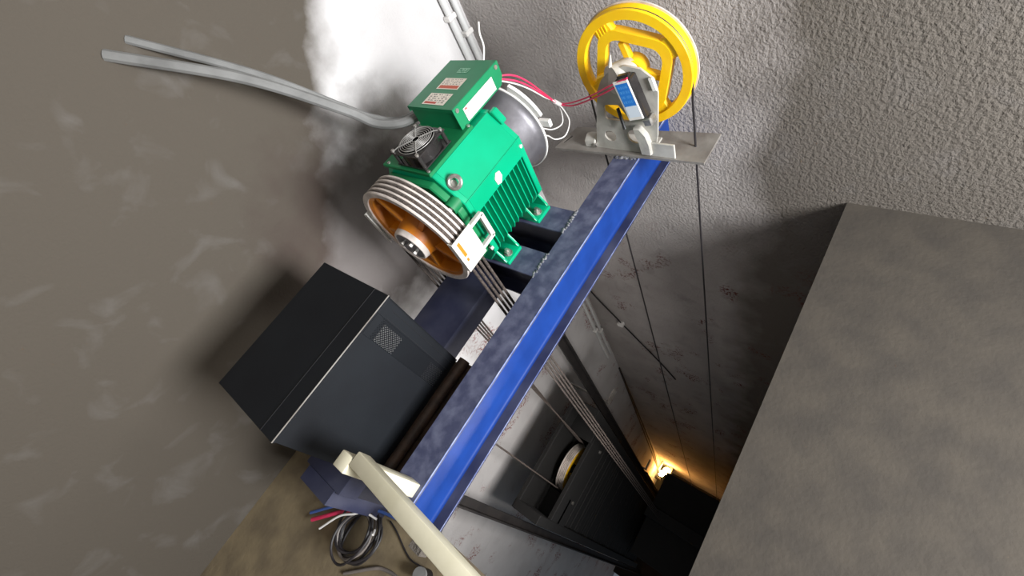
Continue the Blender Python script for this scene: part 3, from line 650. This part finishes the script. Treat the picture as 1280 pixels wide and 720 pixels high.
p = [tie, (1.178, 1.046, 0.164), (1.17, 1.030, 0.119), (1.13, 1.036, 0.085), (1.08, 1.046, 0.106), (1.0, 1.003, 0.196), (0.94, 0.99, 0.23)]
tag(MB().tube(smooth_path(p), 0.0026, 6).build('control_wire', 'white'), 'white wire in the larger outer loop beside the grey drum', 'wire', 'wires from the terminal box')
tag(MB().tube([tie+Vector((-0.004, 0.012, 0.012)), tie+Vector((0.0, 0.0, 0)), tie+Vector((0.002, -0.012, -0.010))], 0.0085, 8).build('cable_tie', 'white'), 'white tie knot holding the red wires', 'tie')
p = [(0.955, 1.105, 0.52), (0.975, 1.10, 0.555), (0.985, 1.105, 0.59), (0.995, 1.10, 0.62)]
tag(MB().tube(smooth_path([(0.936, 1.11, 0.505)]+p), [0.003]*33, 6).build('wire_end', 'white'), 'loose white wire end sticking up behind the terminal box', 'wire')

# ---------------------------------------------------------------- pipes and cables on the walls
for i, x in enumerate((1.376, 1.432)):
    pp = thing('conduit_pipe', ('left one of the two pale conduits running down the bright wall', 'right one of the two pale conduits, next to the wall corner')[i], 'pipe', (x, YW-0.02, -3.0), 'twin conduits on the left wall')
    MB().cyl((x, YW-0.021, -3.05), (x, YW-0.021, 2.29), 0.0150 if i else 0.016, 16).build('pipe', 'pvc', pp)
    for z in (0.445, -0.9, -1.75, -2.45):
        MB().box(x-0.025, x+0.025, YW-0.041, YW, z-0.012-0.10*i, z+0.012-0.10*i, 0.005).build('pipe_clip', 'white', pp)
def cab(name, pts, r, m, label, cat='cable', group=None):
    return tag(MB().tube(smooth_path(pts), r, 10).build(name, m), label, cat, group)
cab('flexible_conduit', [(0.26, 1.705, 1.0), (0.45, 1.52, 0.80), (0.598, 1.42, 0.585), (0.64, 1.37, 0.505), (0.690, 1.32, 0.470), (0.735, 1.27, 0.470), (0.765, 1.236, 0.492)], 0.016, 'grey_cable', 'thick grey flexible conduit curving into the green terminal box')
cab('flexible_conduit', [(0.33, 1.705, 1.0), (0.50, 1.56, 0.78), (0.622, 1.46, 0.575), (0.665, 1.42, 0.505), (0.72, 1.36, 0.455), (0.80, 1.27, 0.462), (0.83, 1.236, 0.485)], 0.012, 'grey_cable', 'thinner dark grey conduit behind the thick one, left of the terminal box')
cab('hanging_cable', [(1.478, 1.70, -1.55), (1.462, 1.622, -1.874), (1.462, 1.45, -2.22), (1.462, 1.29, -2.52), (1.462, 1.132, -2.814), (1.462, 1.00, -3.1)], 0.006, 'black_wire', 'black cable slanting down the grey wall with a white clip')
tag(MB().box(1.435, XW, 1.395, 1.45, -2.31, -2.27, 0.006).build('cable_clip', 'white'), 'small white clip on the slanting black cable', 'clip')

# ---------------------------------------------------------------- black cabinet with perforated front
CBX0, CBX1, CBY0, CBY1, CBZ0, CBZ1 = -0.29, 0.173, 0.980, 1.33, -0.098, 0.332
cbn = thing('equipment_cabinet', 'dark grey steel cabinet with perforated vents, left of the blue beam', 'cabinet', (-0.1, 1.18, CBZ0))
SPX0, SPX1, SPZ0, SPZ1 = 0.050, 0.119, -0.080, 0.290
MB().box(CBX0, CBX1, CBY0+0.012, CBY1, CBZ0, CBZ1-0.012, 0.002).build('body', 'cab', cbn)
fp = MB(); y0, y1 = CBY0, CBY0+0.004
fp.box(CBX0, SPX0, y0, y1, CBZ0, CBZ1-0.014, 0.001); fp.box(SPX1, CBX1, y0, y1, CBZ0, CBZ1-0.014, 0.001)
fp.box(SPX0, SPX1, y0, y1, CBZ0, SPZ0); fp.box(SPX0, SPX1, y0, y1, SPZ1, CBZ1-0.014)
for (a0, a1, b0, b1) in ((CBX0, CBX1, CBZ0, CBZ0+0.004), (CBX1-0.004, CBX1, CBZ0, CBZ1-0.014)): fp.box(a0, a1, y0, CBY0+0.014, b0, b1)
fpo = fp.build('front_panel', 'cab', cbn)
pf = MB(); nx, nz = 14, 74; dx, dz = (SPX1-SPX0)/nx, (SPZ1-SPZ0)/nz
for i in range(nx):
    for j in range(nz):
        xa, za = SPX0+i*dx, SPZ0+j*dz; cx_, cz_ = xa+dx/2, za+dz/2; hx, hz = dx*0.36, dz*0.36
        if (i+j) % 2: 
            vs = [pf.bm.verts.new(q) for q in ((xa, y0, za), (xa+dx, y0, za), (xa+dx, y0, za+dz), (xa, y0, za+dz))]; pf.bm.faces.new(vs); continue
        O = [pf.bm.verts.new(q) for q in ((xa, y0, za), (xa+dx, y0, za), (xa+dx, y0, za+dz), (xa, y0, za+dz))]
        I = [pf.bm.verts.new(q) for q in ((cx_-hx, y0, cz_-hz), (cx_+hx, y0, cz_-hz), (cx_+hx, y0, cz_+hz), (cx_-hx, y0, cz_+hz))]
        for k in range(4): pf.bm.faces.new((O[k], O[(k+1) % 4], I[(k+1) % 4], I[k]))
bmesh.ops.remove_doubles(pf.bm, verts=pf.bm.verts, dist=1e-5)
pfo = pf.build('perforated_vent', 'cab', cbn, smooth=False); pfo['kind'] = 'stuff'
MB().box(SPX0+0.002, SPX1-0.012, CBY0+0.0045, CBY0+0.0065, 0.175, 0.268).build('vent_light_pad', 'vent_pale', pfo)  # pale pads painting in the light that shows through the vent holes
MB().box(SPX0-0.0, SPX1-0.01, CBY0+0.0045, CBY0+0.0065, -0.075, 0.005).build('vent_light_pad', 'plate_grey', pfo)
lidm = MB(); lidm.box(CBX0-0.002, CBX1+0.002, CBY0-0.003, CBY1+0.002, CBZ1-0.012, CBZ1, 0.0015); lidm.build('top_cover', 'cab', cbn)
MB().box(CBX0-0.002, CBX1+0.002, CBY0-0.0045, CBY0-0.003, CBZ1-0.003, CBZ1+0.0005).build('cover_edge', 'plate_grey', cbn)
for x in (0.123, 0.150): MB().box(x, x+0.0016, CBY0-0.0012, CBY0+0.001, CBZ0+0.02, CBZ1-0.05).build('panel_seam', 'black', cbn)
MB().box(CBX0-0.002, CBX1+0.002, CBY0+0.06, CBY0+0.062, CBZ1-0.001, CBZ1+0.0012).build('cover_seam', 'black', cbn)
rb = thing('steel_bar', 'rusty brown steel bar lying along the foot of the cabinet', 'bar', (-0.02, 0.952, -0.12))
MB().tube([(-0.30, 0.955, -0.098), (0.185, 0.950, -0.098)], 0.0205, 14).build('bar', 'rust', rb)
MB().box(-0.30, 0.165, 0.955, 1.07, -0.1005, -0.0985).build('flange', 'rust', rb)
MB().box(-0.30, 0.182, 0.846, 0.950, -0.126, -0.118, 0.001).build('flange', 'rust', rb)

# ---------------------------------------------------------------- cream steel frame
fr = thing('railing', 'cream painted square tube railing standing on the end of the blue beam', 'railing', (-0.21, 0.775, 0.0))
MB().box(-0.236, -0.196, 0.752, 0.794, 0.0, 0.302, 0.003, seg=2).build('post', 'cream', fr)
B0, B1 = Vector((-0.195, 0.752, 0.281)), Vector((-0.240, 0.02, 0.281))
d = (B1-B0); L = d.length; ang = math.atan2(d.y, d.x)
b = MB(); mid = (B0+B1)/2; b.box(mid.x-L/2, mid.x+L/2, mid.y-0.0185, mid.y+0.0185, 0.258, 0.302, 0.003, rot=Matrix.Rotation(ang, 3, 'Z'), seg=2); b.build('rail', 'cream', fr)
MB().box(-0.262, -0.222, 0.03, 0.07, ZS, 0.262, 0.003).build('post', 'cream', fr)
MB().box(-0.2005, -0.1955, 0.7515, 0.7525, 0.258, 0.302).build('joint_gap', 'black', fr)

# ---------------------------------------------------------------- cables on the floor, lower left
ck = thing('cable_coil', 'coil of dark cable on the brown floor beside the cream frame', 'cable', (-0.53, 1.09, ZS))
for i in range(9):
    pts = []; rx, ry = 0.078+random.uniform(-0.014, 0.012), 0.150+random.uniform(-0.03, 0.02); ox, oy = random.uniform(-0.012, 0.012), random.uniform(-0.015, 0.015); ph = random.uniform(0, 6)
    for k in range(28):
        a = 2*PI*k/28; u, v = rx*math.cos(a), ry*math.sin(a)
        th = math.radians(62); X = -0.530+ox+u*math.cos(th+0.5)-v*math.sin(th+0.5)*0.6; Y = 1.115+oy+u*math.sin(th+0.5)+v*math.cos(th+0.5)*1.0
        pts.append((X, Y, ZS+0.010+0.008*i+0.006*math.sin(3*a+ph)))
    MB().tube(pts, 0.0048, 6, closed=True).build('loop', 'black_wire' if i % 4 != 2 else 'grey_wire', ck)
MB().tube([(-0.478, 1.045, ZS+0.06), (-0.466, 1.030, ZS+0.085), (-0.474, 1.015, ZS+0.10)], 0.005, 6).build('coil_tie', 'white', ck)
cab('loose_wire', [(-0.60, 1.36, ZS+0.05), (-0.50, 1.24, ZS+0.08), (-0.455, 1.16, ZS+0.08), (-0.425, 1.10, ZS+0.05), (-0.40, 1.00, ZS+0.02), (-0.39, 0.93, ZS+0.01)], 0.006, 'blue_wire', 'blue wire above the coil, lower left', 'wire')
cab('loose_wire', [(-0.62, 1.35, ZS+0.03), (-0.50, 1.215, ZS+0.05), (-0.47, 1.16, ZS+0.06), (-0.44, 1.10, ZS+0.04)], 0.008, 'red_wire', 'short red wire under the blue one, lower left', 'wire')
cab('loose_wire', [(-0.60, 1.25, ZS+0.08), (-0.515, 1.19, ZS+0.1), (-0.475, 1.14, ZS+0.1), (-0.448, 1.11, ZS+0.09), (-0.44, 1.06, ZS+0.07)], 0.004, 'white', 'white wire arching over the red one, lower left', 'wire')
cab('loose_wire', [(-0.66, 1.09, ZS+0.008), (-0.58, 1.00, ZS+0.008), (-0.555, 0.96, ZS+0.006), (-0.54, 0.90, ZS+0.006), (-0.55, 0.84, ZS+0.006)], 0.006, 'grey_wire', 'pale grey wire lying on the floor below the coil', 'wire')
cab('loose_wire', [(-0.43, 1.05, ZS+0.005), (-0.44, 1.00, ZS+0.004), (-0.465, 0.92, ZS+0.004), (-0.47, 0.88, ZS+0.004), (-0.46, 0.83, ZS+0.004)], 0.0028, 'black_wire', 'thin black wire lying on the brown floor between coil and frame', 'wire')
st = thing('pipe_stub', 'short dark pipe stub with a pale collar on the floor beside the frame', 'pipe', (-0.47, 0.81, ZS))
MB().cyl((-0.47, 0.80, ZS), (-0.47, 0.80, ZS+0.05), 0.022, 16).build('pipe', 'rail', st)
MB().cyl((-0.47, 0.80, ZS+0.045), (-0.47, 0.80, ZS+0.055), 0.026, 16).build('collar', 'grey_cable', st)

# ---------------------------------------------------------------- lamp deep in the shaft
LP = Vector((1.25, 1.54, -7.7))
lp = thing('work_lamp', 'glowing work lamp with bare bulbs hanging deep in the shaft corner', 'lamp', LP)
MB().box(LP.x-0.10, LP.x-0.06, LP.y+0.00, LP.y+0.10, LP.z-0.05, LP.z+0.05, 0.005).build('holder', 'black', lp)
MB().blob(LP+Vector((0.02, 0.02, 0.05)), 0.055, 2).build('bulb', 'bulb', lp)
MB().blob(LP+Vector((0.11, -0.03, 0.0)), 0.065, 2).build('bulb', 'bulb', lp)
MB().tube([LP+Vector((0.05, 0.10, 0.0)), (1.47, 1.62, -7.62)], 0.018, 8).build('lamp_arm', 'steel', lp)
for i in range(2):
    MB().tube(smooth_path([LP+Vector((0.0, 0.04+0.02*i, 0.06)), (1.30+0.04*i, 1.60, -6.6), (1.40+0.03*i, 1.66, -5.0), (1.46, 1.68, -3.5)]), 0.010, 6).build('lead', 'black_wire', lp)
pl_ = bpy.data.lights.new('lamp_light', 'POINT'); pl_.energy = 9; pl_.color = (1.0, 0.38, 0.06); pl_.shadow_soft_size = 0.06
plo_ = bpy.data.objects.new('lamp_light', pl_); C.objects.link(plo_); plo_.location = LP+Vector((0.02, -0.06, 0.16))
cr = thing('guide_rail', 'dark guide rail crossing in front of the glowing lamp', 'rail', (1.0, 1.5, ZP))
MB().box(0.83, 0.93, 1.42, 1.52, ZP, -5.9, 0.002).build('rail_blade', 'rail', cr)
for z in (-7.9,): MB().box(0.93, XW, 1.44, 1.50, z, z+0.15, 0.002).build('rail_bracket', 'plate_grey', cr)

for o in C.objects:
    if '_org' in o: del o['_org']
